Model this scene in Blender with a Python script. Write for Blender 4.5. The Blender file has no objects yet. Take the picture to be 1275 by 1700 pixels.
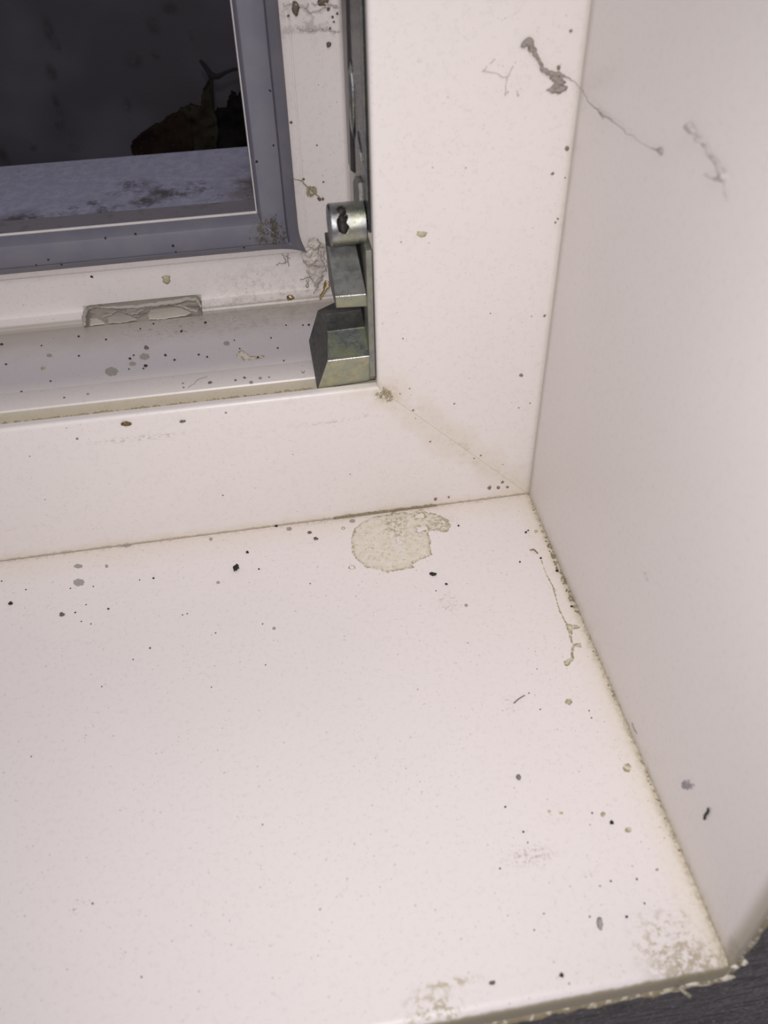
import bpy, bmesh, math, random
import numpy as np
from mathutils import Vector, noise
random.seed(7)
S = 0.001                      # everything below is written in millimetres
scene = bpy.context.scene
COL = scene.collection

# ------------------------------------------------------------------ camera
CAM = np.array([-96.732, -252.242, 241.104])
R = np.array([[0.98612, -0.16507, -0.01771], [0.1261, 0.67532, 0.72667], [-0.10799, -0.71882, 0.68676]])
F = 1475.1
cd = bpy.data.cameras.new('camera'); cam = bpy.data.objects.new('camera', cd); COL.objects.link(cam)
m = np.eye(4); m[:3, :3] = R.T; m[:3, 3] = CAM * S
from mathutils import Matrix
cam.matrix_world = Matrix(m.tolist())
cd.sensor_fit = 'HORIZONTAL'; cd.sensor_width = 36.0; cd.lens = 36.0 * F / 1275.0
cd.clip_start = 0.005; cd.clip_end = 20
cd.dof.use_dof = True; cd.dof.focus_distance = 0.345; cd.dof.aperture_fstop = 20.0
scene.camera = cam
# ------------------------------------------------------------------ world, lamps, exposure
w = bpy.data.worlds.new('dim_room'); scene.world = w; w.use_nodes = True
bg = w.node_tree.nodes['Background']; bg.inputs[0].default_value = (0.90, 0.86, 0.93, 1); bg.inputs[1].default_value = 0.30

def area(name, loc, target, size, power, color):
    l = bpy.data.lights.new(name, 'AREA'); l.shape = 'DISK'; l.size = size * S; l.energy = power; l.color = color
    o = bpy.data.objects.new(name, l); COL.objects.link(o); o.location = Vector(loc) * S
    o.rotation_euler = (Vector(target) - Vector(loc)).to_track_quat('-Z', 'Y').to_euler()
    return o
flash_loc = CAM + R[0] * -9 + R[1] * 7 + R[2] * 2
fl_ = bpy.data.lights.new('phone_flash', 'SPOT'); fl_.energy = 1.62; fl_.color = (1.0, 0.955, 0.94); fl_.spot_size = math.radians(112); fl_.spot_blend = 1.0; fl_.shadow_soft_size = 3.5 * S
fo = bpy.data.objects.new('phone_flash', fl_); COL.objects.link(fo); fo.location = Vector(flash_loc) * S
fo.rotation_euler = (Vector((-50, -25, 10)) - Vector(flash_loc)).to_track_quat('-Z', 'Y').to_euler()
area('ceiling_lamp', (-150, -900, 1300), (-60, -60, 0), 260, 4.0, (1.0, 0.95, 0.92))
vs = scene.view_settings
scene.display_settings.display_device = 'sRGB'
vs.view_transform = 'Standard'; vs.look = 'None'; vs.gamma = 1.0; vs.exposure = 0.07; vs.use_curve_mapping = False

# ------------------------------------------------------------------ geometry helpers
def ray(px):
    return R.T @ np.array([(px[0] - 637.5) / F, -(px[1] - 850) / F, -1.0])
class Plane:
    """a real surface of the place; points read off the photograph are laid onto it"""
    def __init__(s, p, n):
        s.p = np.array(p, float); s.n = np.array(n, float); s.n /= np.linalg.norm(s.n)
        a = np.array([1., 0, 0]) if abs(s.n[0]) < .8 else np.array([0, 1., 0])
        s.u = a - s.n * (a @ s.n); s.u /= np.linalg.norm(s.u); s.v = np.cross(s.n, s.u)
    def hit(s, px):
        d = ray(px); t = ((s.p - CAM) @ s.n) / (d @ s.n); return CAM + t * d
    def uv(s, px):
        q = s.hit(px) - s.p; return np.array([q @ s.u, q @ s.v])
    def at(s, u, v, h=0.0):
        return s.p + s.u * u + s.v * v + s.n * h
def hz(px, z): return Plane((0, 0, z), (0, 0, 1)).hit(px)
def hy(px, y): return Plane((0, y, 0), (0, -1, 0)).hit(px)

def link(name, me, mat, parent=None, smooth=False):
    o = bpy.data.objects.new(name, me); COL.objects.link(o)
    if mat: me.materials.append(mat)
    if smooth:
        for p in me.polygons: p.use_smooth = True
    if parent: o.parent = parent
    return o
def tag(o, label, cat=None, group=None, kind=None):
    o['label'] = label
    if cat: o['category'] = cat
    if group: o['group'] = group
    if kind: o['kind'] = kind
    return o
class MB:
    def __init__(s): s.v = []; s.f = []
    def add(s, vs_, fs):
        b = len(s.v); s.v += [tuple(map(float, v)) for v in vs_]; s.f += [tuple(i + b for i in f) for f in fs]; return s
    def box(s, a, b):
        x0, y0, z0 = a; x1, y1, z1 = b
        return s.add([(x0, y0, z0), (x1, y0, z0), (x1, y1, z0), (x0, y1, z0), (x0, y0, z1), (x1, y0, z1), (x1, y1, z1), (x0, y1, z1)],
                     [(0, 3, 2, 1), (4, 5, 6, 7), (0, 1, 5, 4), (1, 2, 6, 5), (2, 3, 7, 6), (3, 0, 4, 7)])
    def tube(s, pts, rad, n=6):
        pts = [Vector(p) for p in pts]; b = len(s.v)
        if not hasattr(rad, '__len__'): rad = [rad] * len(pts)
        for i, p in enumerate(pts):
            t = (pts[min(i + 1, len(pts) - 1)] - pts[max(i - 1, 0)]).normalized()
            a = Vector((0.3, 0.9, 0.2)).cross(t).normalized(); c = t.cross(a)
            for k in range(n):
                an = 2 * math.pi * k / n
                s.v.append(tuple(p + (a * math.cos(an) + c * math.sin(an)) * rad[i]))
        for i in range(len(pts) - 1):
            for k in range(n):
                k2 = (k + 1) % n
                s.f.append((b + i * n + k, b + i * n + k2, b + (i + 1) * n + k2, b + (i + 1) * n + k))
        s.f.append(tuple(b + k for k in range(n))[::-1]); s.f.append(tuple(b + (len(pts) - 1) * n + k for k in range(n)))
        return s
    def blob(s, c, r3, rough=.25, seed=0, axes=None, seg=10, ring=6):
        """lumpy pebble; axes = (u,v,n) unit vectors"""
        c = Vector(c); A = axes or (Vector((1, 0, 0)), Vector((0, 1, 0)), Vector((0, 0, 1))); b = len(s.v)
        def pt(th, ph):
            d = Vector((math.cos(ph) * math.sin(th), math.sin(ph) * math.sin(th), math.cos(th)))
            k = 1 + rough * 2 * noise.noise(d * 1.6 + Vector((seed * 3.7, seed * 1.3, seed * 7.1)))
            return c + A[0] * (d.x * r3[0] * k) + A[1] * (d.y * r3[1] * k) + A[2] * (d.z * r3[2] * k)
        s.v.append(tuple(pt(0, 0)))
        for i in range(1, ring):
            for k in range(seg): s.v.append(tuple(pt(math.pi * i / ring, 2 * math.pi * k / seg)))
        s.v.append(tuple(pt(math.pi, 0))); e = len(s.v) - 1
        for k in range(seg):
            k2 = (k + 1) % seg
            s.f.append((b, b + 1 + k, b + 1 + k2))
            for i in range(ring - 2):
                q = b + 1 + i * seg
                s.f.append((q + k, q + seg + k, q + seg + k2, q + k2))
            q = b + 1 + (ring - 2) * seg
            s.f.append((q + k, e, q + k2))
        return s
    def build(s, name, mat, parent=None, smooth=False, bevel=0, seg=2):
        me = bpy.data.meshes.new(name); me.from_pydata([tuple(c * S for c in v) for v in s.v], [], s.f)
        bm = bmesh.new(); bm.from_mesh(me); bmesh.ops.recalc_face_normals(bm, faces=bm.faces)
        if bevel: bmesh.ops.bevel(bm, geom=list(bm.edges), offset=bevel * S, segments=seg, affect='EDGES', profile=.5)
        bm.to_mesh(me); bm.free()
        o = link(name, me, mat, parent, smooth)
        return o
def smooth_by_angle(o, deg=32):
    me = o.data
    for p in me.polygons: p.use_smooth = True
    bm = bmesh.new(); bm.from_mesh(me)
    for e in bm.edges:
        if len(e.link_faces) == 2 and e.calc_face_angle(0) > math.radians(deg): e.smooth = False
    bm.to_mesh(me); bm.free()

def inside(poly, P):
    x, y = P[..., 0], P[..., 1]; r = np.zeros(x.shape, bool); n = len(poly)
    for i in range(n):
        x1, y1 = poly[i]; x2, y2 = poly[(i + 1) % n]
        if y1 == y2: continue
        c = ((y1 > y) != (y2 > y)) & (x < (x2 - x1) * (y - y1) / (y2 - y1) + x1); r ^= c
    return r
def edgedist(poly, P):
    d = np.full(P.shape[:-1], 1e9); n = len(poly)
    for i in range(n):
        a = np.array(poly[i]); b = np.array(poly[(i + 1) % n]); ab = b - a
        t = np.clip(((P - a) @ ab) / (ab @ ab + 1e-12), 0, 1)
        q = a + t[..., None] * ab; d = np.minimum(d, np.linalg.norm(P - q, axis=-1))
    return d
def film(name, plane, px, mat, thick=.12, cell=.25, wob=.35, wfreq=.8, holes=(), parent=None, rim=.6, seed=0, relief=None, lift=0.0):
    """thin dried film / flake lying on a surface, ragged outline, raised rim"""
    poly = np.array([plane.uv(p) for p in px]); hp = [np.array([plane.uv(p) for p in h]) for h in holes]
    lo = poly.min(0) - 1; hi = poly.max(0) + 1
    nx = int((hi[0] - lo[0]) / cell) + 1; ny = int((hi[1] - lo[1]) / cell) + 1
    gx, gy = np.meshgrid(lo[0] + np.arange(nx + 1) * cell, lo[1] + np.arange(ny + 1) * cell, indexing='ij')
    P = np.stack([gx, gy], -1); W = np.zeros_like(P)
    for i in range(nx + 1):
        for j in range(ny + 1):
            q = Vector((P[i, j, 0] * wfreq, P[i, j, 1] * wfreq, seed * 5.3))
            W[i, j] = (noise.noise(q) + .5 * noise.noise(q * 2.7), noise.noise(q + Vector((31, 7, 2))) + .5 * noise.noise(q * 2.7 + Vector((3, 9, 2))))
    Q = P + W * wob
    ins = inside(poly, Q); d = edgedist(poly, Q)
    for h in hp:
        ih = inside(h, Q); ins &= ~ih; d = np.minimum(d, edgedist(h, Q))
    cellok = ins[:-1, :-1] & ins[1:, :-1] & ins[:-1, 1:] & ins[1:, 1:]
    idx = -np.ones(gx.shape, int); vs_ = []; fs = []; rv = []
    def vi(i, j):
        if idx[i, j] < 0:
            nb = [cellok[a, b] if 0 <= a < nx and 0 <= b < ny else False for a in (i - 1, i) for b in (j - 1, j)]
            edge = not all(nb)
            dd = d[i, j]
            h = -.03 if edge else thick * (.55 + rim * math.exp(-dd / .5)) * min(1, dd / .2 + .25)
            if not edge and relief: h += relief(P[i, j, 0], P[i, j, 1], dd)
            idx[i, j] = len(vs_); vs_.append(tuple(plane.at(P[i, j, 0], P[i, j, 1], h + lift))); rv.append(math.exp(-dd / .9))
        return int(idx[i, j])
    for i in range(nx):
        for j in range(ny):
            if cellok[i, j]: fs.append((vi(i, j), vi(i + 1, j), vi(i + 1, j + 1), vi(i, j + 1)))
    me = bpy.data.meshes.new(name); me.from_pydata([tuple(c * S for c in v) for v in vs_], [], fs)
    at = me.attributes.new('crust', 'FLOAT', 'POINT')
    for k, r in enumerate(rv): at.data[k].value = r
    return link(name, me, mat, parent, True)

# ------------------------------------------------------------------ materials
def lin(c):
    c = [x / 255 for x in c]; return tuple((x / 12.92 if x < .04045 else ((x + .055) / 1.055) ** 2.4) for x in c) + (1,)
class NT:
    def __init__(s, name):
        s.m = bpy.data.materials.new(name); s.m.use_nodes = True; s.t = s.m.node_tree; s.b = s.t.nodes['Principled BSDF']
        g = s.n('ShaderNodeNewGeometry'); mu = s.n('ShaderNodeVectorMath', operation='SCALE'); mu.inputs['Scale'].default_value = 1000
        s.l(g.outputs['Position'], mu.inputs[0]); s.pos = mu.outputs[0]
        sp = s.n('ShaderNodeSeparateXYZ'); s.l(s.pos, sp.inputs[0]); s.x, s.y, s.z = sp.outputs
    def n(s, t, **k):
        o = s.t.nodes.new(t)
        for a, b in k.items(): setattr(o, a, b)
        return o
    def l(s, a, b):
        if isinstance(a, (int, float)): b.default_value = a
        elif isinstance(a, tuple): b.default_value = a
        else: s.t.links.new(a, b)
    def math(s, op, a, b=0.0, c=0.0, clamp=False):
        o = s.n('ShaderNodeMath', operation=op, use_clamp=clamp)
        s.l(a, o.inputs[0]); s.l(b, o.inputs[1]); s.l(c, o.inputs[2]); return o.outputs[0]
    def noise(s, scale, detail=3, rough=.55, vec=None, dist=0.0):
        o = s.n('ShaderNodeTexNoise'); s.l(vec if vec is not None else s.pos, o.inputs['Vector'])
        o.inputs['Scale'].default_value = scale; o.inputs['Detail'].default_value = detail; o.inputs['Roughness'].default_value = rough
        o.inputs['Distortion'].default_value = dist
        return o.outputs['Fac']
    def scalevec(s, v, off=(0, 0, 0)):
        o = s.n('ShaderNodeMapping'); s.l(s.pos, o.inputs['Vector']); o.inputs['Scale'].default_value = v; o.inputs['Location'].default_value = off
        return o.outputs[0]
    def ramp(s, fac, a, b, smooth=True):
        o = s.n('ShaderNodeMapRange'); o.interpolation_type = 'SMOOTHSTEP' if smooth else 'LINEAR'
        s.l(fac, o.inputs['Value']); o.inputs['From Min'].default_value = a; o.inputs['From Max'].default_value = b
        return o.outputs[0]
    def mix(s, fac, a, b):
        o = s.n('ShaderNodeMix', data_type='RGBA'); s.l(fac, o.inputs[0]); s.l(a, o.inputs[6]); s.l(b, o.inputs[7]); return o.outputs[2]
    def specks(s, cell, rmax, keep, seed=0, power=2.0):
        """scattered round dirt specks: cell size and radius in mm"""
        v = s.n('ShaderNodeTexVoronoi'); s.l(s.scalevec((1, 1, 1), (seed * 13.1, seed * 7.7, seed * 3.3)), v.inputs['Vector'])
        v.inputs['Scale'].default_value = 1.0 / cell
        sc = s.n('ShaderNodeSeparateColor'); s.l(v.outputs['Color'], sc.inputs[0])
        r = s.math('MULTIPLY', s.math('POWER', sc.outputs[0], power), rmax / cell)
        r = s.math('MULTIPLY', r, s.math('LESS_THAN', sc.outputs[1], keep))
        wob = s.math('MULTIPLY', s.math('SUBTRACT', s.noise(3.0 / max(rmax, .1) * .4, 1), .5), .35 * rmax / cell)
        d = s.math('ADD', v.outputs['Distance'], wob)
        return s.math('LESS_THAN', d, r)
    def bump(s, h, strength=.2, dist=.0002):
        o = s.n('ShaderNodeBump'); o.inputs['Strength'].default_value = strength; o.inputs['Distance'].default_value = dist
        s.l(h, o.inputs['Height']); s.l(o.outputs[0], s.b.inputs['Normal'])
    def ball(s, c, r, e=(1, 1, 1)):
        """1 at a place on the surface fading to 0 at radius r: where dirt has gathered"""
        o = s.n('ShaderNodeVectorMath', operation='SUBTRACT'); s.l(s.pos, o.inputs[0]); o.inputs[1].default_value = tuple(map(float, c))
        p = s.n('ShaderNodeVectorMath', operation='MULTIPLY'); s.l(o.outputs[0], p.inputs[0]); p.inputs[1].default_value = tuple(1.0 / (r * k) for k in e)
        q = s.n('ShaderNodeVectorMath', operation='LENGTH'); s.l(p.outputs[0], q.inputs[0])
        return s.ramp(q.outputs['Value'], 1.0, 0.25)
    def mx(s, *a):
        r = a[0]
        for q in a[1:]: r = s.math('MAXIMUM', r, q)
        return r
    def done(s, col, rough=.4, metal=0.0, spec=None):
        s.l(col, s.b.inputs['Base Color']); s.l(rough, s.b.inputs['Roughness']); s.l(metal, s.b.inputs['Metallic'])
        if spec is not None: s.b.inputs['Specular IOR Level'].default_value = spec
        return s.m

WHITE = (0.80, 0.752, 0.742, 1); CREAM = (0.62, 0.56, 0.44, 1); BROWN = (0.20, 0.16, 0.10, 1)
def dirt_white(name, base=WHITE, specks=True, creams=(), smears=(), dens=1.0, rough=.34, film=None):
    """white plastic with fine specks; creams/smears are functions t -> mask"""
    t = NT(name)
    col = t.mix(t.math('MULTIPLY', t.ramp(t.noise(.03, 3), .35, .7), .25), base, (base[0] * .96, base[1] * .955, base[2] * .95, 1))
    for fn, c, k in creams: col = t.mix(t.math('MULTIPLY', fn(t), k), col, c)
    for fn, c, k in smears: col = t.mix(t.math('MULTIPLY', fn(t), k), col, c)
    if specks:
        cl = t.ramp(t.noise(.045, 2), .42, .6)
        a = t.specks(1.7, .30, .5 * dens, 1); b = t.specks(5.0, .30, .4 * dens, 2, 1.2); e = t.specks(1.1, .22, .6 * dens, 3)
        col = t.mix(t.math('MULTIPLY', a, .6), col, (.36, .32, .30, 1))
        col = t.mix(t.math('MULTIPLY', t.math('MULTIPLY', e, cl), .65), col, (.40, .36, .36, 1))
        col = t.mix(t.math('MULTIPLY', b, .75), col, (.10, .08, .07, 1))
        # short faint hairs and scuffs
        w1 = t.noise(.9, 2, .5, None, 1.5); hair = t.math('LESS_THAN', t.math('ABSOLUTE', t.math('SUBTRACT', w1, .5)), .011)
        hair = t.math('MULTIPLY', hair, t.math('GREATER_THAN', t.noise(.55, 2, .5, t.scalevec((1, 1, 1), (40, 3, 9))), .55))
        col = t.mix(t.math('MULTIPLY', hair, .42), col, (.35, .32, .32, 1))
    t.bump(t.noise(2.5, 3), .10, .0001)
    return t.done(col, t.math('ADD', rough, t.math('MULTIPLY', t.noise(.1, 3), .12)), 0.0, .45)
def grit(t, th=.52, sc=1.3, soft=.08, off=0): return t.ramp(t.noise(sc * .45, 6, .78, t.scalevec((1, 1, 1), (off, off * .7, 0))), th, th + soft)
def near(t, ax, d0, d1, wob=3.0, sc=.12, off=0):
    """gathering of old grime or a darker tone along a joint: |axis coordinate| between d1 (none) and d0 (full), wavering edge"""
    a = t.math('ABSOLUTE', (t.x, t.y, t.z)[ax]); a = t.math('ADD', a, t.math('MULTIPLY', t.math('SUBTRACT', t.noise(sc, 4, .6, t.scalevec((1, 1, 1), (off, 0, 0))), .5), wob * 2))
    return t.ramp(a, d1, d0)

SILL = Plane((0, 0, 0), (0, 0, 1)); FRONT = Plane((0, 0, 0), (0, -1, 0)); REVEAL = Plane((0, 0, 0), (-1, 0, 0))
def leg_plane(a, b, side=False):
    (u0, y0), (u1, y1) = a, b
    if not side: t = np.array([0, y1 - y0, u1 - u0]); n = np.array([0, -t[2], t[1]]); p = (0, y0, u0)
    else: t = np.array([-(u1 - u0), y1 - y0, 0]); n = np.array([-t[1], t[0], 0]); p = (-u0, y0, 0)
    if n @ (CAM - np.array(p)) < 0: n = -n
    return Plane(p, n)
GUTTER = leg_plane((59.4, 22.3), (56, 68)); LIP = leg_plane((60.3, 10.6), (59.8, 21.6))
STEP = leg_plane((60, 76), (75, 75.05)); STEP_SIDE = leg_plane((60, 76), (75, 75.05), True)
GASK = leg_plane((83.4, 67.2), (92.2, 66.2)); GASK_SIDE = leg_plane((83.4, 67.2), (92.2, 66.2), True)
OUT_Z = 70.0; OUTSILL = Plane((0, 0, OUT_Z), (0, 0, 1))

# --- sill
def sm(plane, px, r, e=(1, 1, 1), th=.52, sc=1.3, off=0):
    c = plane.hit(px); return lambda t: t.math('MULTIPLY', t.ball(c, r, e), grit(t, th, sc, .08, off))
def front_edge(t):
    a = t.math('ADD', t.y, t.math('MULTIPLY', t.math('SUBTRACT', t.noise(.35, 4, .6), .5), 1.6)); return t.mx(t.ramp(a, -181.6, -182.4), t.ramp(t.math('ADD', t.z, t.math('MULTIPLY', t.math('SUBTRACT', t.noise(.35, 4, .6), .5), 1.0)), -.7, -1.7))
m_sill = dirt_white('white_sill_laminate', WHITE, creams=[
    (lambda t: near(t, 0, 1, 10, 4, .12), (.77, .71, .61, 1), .6), (lambda t: near(t, 0, 0.2, 3.2, 2.2, .35), CREAM, .7),
    (lambda t: near(t, 1, 1, 16, 5, .06, 30), (.75, .68, .60, 1), .55),
    (lambda t: t.math('MULTIPLY', near(t, 1, 0.0, 2.6, 1.6, .5, 9), grit(t, .45, 1.2, .2)), (.42, .36, .26, 1), .7),
    (lambda t: t.math('MULTIPLY', near(t, 0, 0.0, 1.8, 1.4, .5, 9), grit(t, .42, 1.6, .2)), (.36, .30, .20, 1), .85)],
    smears=[(sm(SILL, (880, 1422), 8, (1.3, .5, 1), .50, 2.2), (.42, .34, .30, 1), .7),
            (sm(SILL, (850, 1170), 5, (.8, 1, 1), .52, 2.0, 5), (.42, .36, .30, 1), .6),
            (sm(SILL, (745, 1000), 7, (.8, 1, 1), .52, 2.4, 9), (.28, .24, .22, 1), .6),
            (sm(SILL, (920, 1350), 5, (1, 1, 1), .55, 1.6, 11), (.48, .44, .30, 1), .6),
            (sm(SILL, (530, 860), 12, (1.6, .5, 1), .48, 2.0, 3), (.42, .37, .33, 1), .5),
            (sm(SILL, (700, 868), 10, (1.8, .4, 1), .46, 2.4, 3), (.36, .30, .24, 1), .5),
            (sm(SILL, (1110, 1570), 13, (1, 1, 1), .50, .9, 2), (.38, .32, .20, 1), .7),
            (sm(SILL, (1150, 1600), 10, (1.6, .7, 1), .46, .7, 6), (.36, .30, .18, 1), .7),
            (sm(SILL, (720, 1680), 9, (1.3, .8, 1), .49, .7, 8), (.38, .33, .19, 1), .75),
            (sm(SILL, (745, 1633), 5, (2.2, .35, 1), .47, .9, 8), (.42, .36, .22, 1), .7),
            (sm(SILL, (1130, 1510), 8, (1, 1, 1), .55, .9, 12), (.46, .40, .28, 1), .5),
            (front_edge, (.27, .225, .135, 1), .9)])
m_reveal = dirt_white('white_reveal_board', (.76, .715, .69, 1), dens=.22, rough=.30, creams=[
    (lambda t: near(t, 1, 0, 4.5, 1.5, .1), (.44, .40, .34, 1), .7), (lambda t: near(t, 2, 0, 7, 4, .15), (.60, .55, .45, 1), .6),  # reveal toned darker in a strip beside the frame
    (lambda t: t.math('MULTIPLY', near(t, 2, .0, 3, 2, .6, 4), grit(t, .47, 1.5, .1)), (.30, .25, .17, 1), .8),
    (lambda t: t.ramp(t.y, -176.5, -181.5), (.30, .26, .17, 1), .75)],
    smears=[(sm(REVEAL, (1225, 1590), 7, (1, 1, 1), .45, .8), (.30, .26, .2, 1), .6)])
SX0 = hy((140, 520), 75)[0]; SX1 = hy((336, 505), 75)[0]
def mitre(t, wd, off=0):
    a = t.math('ADD', t.math('ADD', t.x, t.z), 0.0)
    a = t.math('ABSOLUTE', t.math('ADD', a, t.math('MULTIPLY', t.math('SUBTRACT', t.noise(.09, 4, .6, t.scalevec((1, 1, 1), (off, 0, 0))), .5), wd * 2)))
    return t.ramp(a, wd, wd * .1)
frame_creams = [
    (lambda t: t.math('MULTIPLY', mitre(t, 16), t.ramp(t.y, 3, 0)), (.70, .64, .54, 1), .6),
    (lambda t: t.math('MULTIPLY', t.math('MULTIPLY', mitre(t, 9, 5), t.ramp(t.y, 3, 0)), grit(t, .5, .35, .15)), (.60, .54, .42, 1), .6),
    (lambda t: t.math('MULTIPLY', near(t, 2, .2, 5, 3, .15, 3), t.ramp(t.y, 3, 0)), (.68, .60, .48, 1), .5),
    (lambda t: t.math('MULTIPLY', near(t, 2, .0, 1.4, 1.2, .5, 3), t.ramp(t.y, 3, 0)), (.34, .28, .18, 1), .7),
    (lambda t: t.math('MULTIPLY', near(t, 0, .0, 2, .7, .5, 3), t.ramp(t.y, 3, 0)), (.55, .50, .42, 1), .4),
    # dust plus painted lamp shadow on the rebate floor, and grime in its far corner
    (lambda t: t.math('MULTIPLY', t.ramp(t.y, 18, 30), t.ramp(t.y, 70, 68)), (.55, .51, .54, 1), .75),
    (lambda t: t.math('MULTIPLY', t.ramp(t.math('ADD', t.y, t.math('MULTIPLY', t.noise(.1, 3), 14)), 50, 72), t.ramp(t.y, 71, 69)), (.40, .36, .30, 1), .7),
    (lambda t: t.math('MULTIPLY', t.ramp(t.y, 5, 8), t.ramp(t.y, 10.2, 9.7)), (.56, .50, .36, 1), .9),  # groove back wall: its shade put into a beige colour
    (lambda t: t.math('MULTIPLY', t.math('MULTIPLY', t.ramp(t.y, 5, 8), t.ramp(t.y, 10.2, 9.7)), grit(t, .5, .8, .2)), (.50, .44, .30, 1), .5),
    (lambda t: t.math('MULTIPLY', t.math('MULTIPLY', t.ramp(t.x, SX0 - .2, SX0 + .1), t.ramp(t.x, SX1 + .2, SX1 - .1)), t.math('MULTIPLY', t.ramp(t.y, 67.6, 68.6), t.ramp(t.z, 60.75, 60.5))), (.47, .425, .37, 1), .85),
    (lambda t: t.math('MULTIPLY', t.ramp(t.y, 68, 72), grit(t, .50, .06, .2)), (.66, .60, .55, 1), .55)]
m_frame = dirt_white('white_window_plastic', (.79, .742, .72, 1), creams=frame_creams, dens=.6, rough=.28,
    smears=[(sm(FRONT, (230, 728), 14, (1.6, 1, .12), .50, 1.2), (.32, .28, .25, 1), .6),
            (sm(FRONT, (560, 698), 16, (1.5, 1, .10), .52, 1.3), (.32, .28, .25, 1), .5),
            (sm(FRONT, (640, 655), 6, (1, 1, .8), .46, .9), (.46, .40, .26, 1), .7),
            (sm(GUTTER, (300, 540), 26, (1.6, .6, 1), .53, 1.1), (.30, .26, .22, 1), .75),
            (sm(GUTTER, (440, 520), 30, (1.4, .7, 1), .50, .9), (.36, .33, .28, 1), .6),
            (sm(STEP, (440, 485), 20, (1.6, 1, .3), .50, .25), (.60, .55, .48, 1), .3),
            (sm(STEP_SIDE, (520, 20), 26, (1, 1, .5), .53, .35), (.42, .38, .36, 1), .6),
            (sm(STEP_SIDE, (515, 47), 20, (1, 1, .10), .45, .5), (.42, .38, .38, 1), .6)])
def m_simple(name, col, rough=.6, spots=None, k=.5, sc=1.0, th=.5, metal=0, bump=.2):
    t = NT(name); c = col
    if spots: c = t.mix(t.math('MULTIPLY', grit(t, th, sc, .15), k), col, spots)
    t.bump(t.noise(sc * 2, 3), bump, .0002); return t.done(c, rough, metal)

# ------------------------------------------------------------------ the setting
L = -430.0
# inner windowsill: a board with a rounded nose
mb = MB(); prof = [(-.15, 0), (-179.5, 0)]
for k in range(1, 7):
    a = math.pi / 2 * k / 6; prof.append((-179.5 - 3.0 * math.sin(a), -3.0 + 3.0 * math.cos(a)))
prof += [(-182.5, -7), (-176, -7), (-176, -22), (-.15, -22)]
def prism(mb, prof, x0, x1, n=1):
    k = len(prof); vs_ = []; fs = []
    for i in range(n + 1):
        x = x0 + (x1 - x0) * i / n
        vs_ += [(x, y, z) for y, z in prof]
    for i in range(n):
        for j in range(k): fs.append((i * k + j, i * k + (j + 1) % k, (i + 1) * k + (j + 1) % k, (i + 1) * k + j))
    fs.append(tuple(range(k))[::-1]); fs.append(tuple(n * k + j for j in range(k)))
    return mb.add(vs_, fs)
prism(mb, prof, L, 0)
o = mb.build('trim_1', m_sill); smooth_by_angle(o, 30)
tag(o, 'white inner windowsill with rounded front nose', 'windowsill', kind='structure')
# right reveal
mb = MB().box((0, -182.2, -8), (1.8, -.3, 430)); o = mb.build('wall_right', m_reveal, bevel=.35)
tag(o, 'smooth white reveal panel on the right of the window', 'wall', kind='structure')
# room wall: dark streaky wall under the sill and beside the reveal
t = NT('charcoal_streaked_wallcovering')
v = t.scalevec((.10, .9, .9)); st = t.noise(1.0, 5, .7, v); fl = t.noise(1.5, 3, .6, t.scalevec((.5, 1, 1.8), (5, 2, 8)))
c = t.mix(t.ramp(st, .35, .65), (.040, .035, .037, 1), (.13, .115, .12, 1)); c = t.mix(t.ramp(fl, .60, .64), c, (.36, .34, .34, 1))
t.bump(st, .6, .0006); m_wall = t.done(c, .75)
mb = MB().box((L, -182.0, -330), (1.85, -170, -7.2)); mb.box((1.85, -181.6, -330), (330, -170, 430))
o = mb.build('wall_front', m_wall); tag(o, 'charcoal streaked wall surface below and beside the windowsill', 'wall', kind='structure')
# grimy sealant between sill nose, reveal edge and wall
t = NT('grimy_white_sealant'); g = t.noise(.5, 4, .6)
c = t.mix(t.ramp(g, .50, .60), (.28, .235, .15, 1), (.58, .53, .43, 1)); t.bump(t.noise(1.2, 3), .5, .0005); m_caulk = t.done(c, .5)
t = NT('pale_sealant'); c = t.mix(t.ramp(t.noise(.6, 4), .45, .62), (.72, .67, .58, 1), (.40, .34, .22, 1)); t.bump(t.noise(1.5, 3), .4, .0004); m_caulk2 = t.done(c, .45)
def bead(name, A, B, r, wob, mat, n=160, seed=0, flat=1.0):
    A = Vector(A); B = Vector(B); mb = MB(); pts = []; rr = []
    for i in range(n + 1):
        f = i / n; p = A.lerp(B, f); q = Vector((f * (B - A).length * .12, seed * 9.1, 0))
        p += Vector((noise.noise(q), noise.noise(q + Vector((7, 7, 7))), noise.noise(q + Vector((17, 7, 7))))) * wob
        pts.append(p); rr.append(r * (1 + .45 * noise.noise(q * 2.2 + Vector((3, 3, 3)))))
    mb.tube(pts, rr, 8); return mb.build(name, mat, None, True)
o = bead('sealant_bead', (L, -181.5, -9.3), (3, -181.5, -9.3), 1.5, .6, m_caulk, 260, 1)
tag(o, 'dirty lumpy sealant bead under the front nose of the windowsill', 'sealant')
o = bead('sealant_bead', (2.2, -182.0, -6), (2.2, -182.0, 300), .75, .5, m_caulk, 200, 2)
tag(o, 'yellowed sealant running up the front edge of the reveal panel', 'sealant')
mb = MB()
for k, (px, r) in enumerate([((1222, 1604), (1.3, .7, .7)), ((1205, 1622), (2.4, .8, .8)), ((1150, 1632), (2.2, .7, .8)), ((1235, 1598), (1.0, .7, 1.2))]):
    p = hy(px, -182.4); mb.blob(p, r, .3, k + 3)
o = mb.build('sealant_lump', m_caulk2, None, True); tag(o, 'pale lump of sealant where windowsill nose meets the reveal edge', 'sealant')

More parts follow.
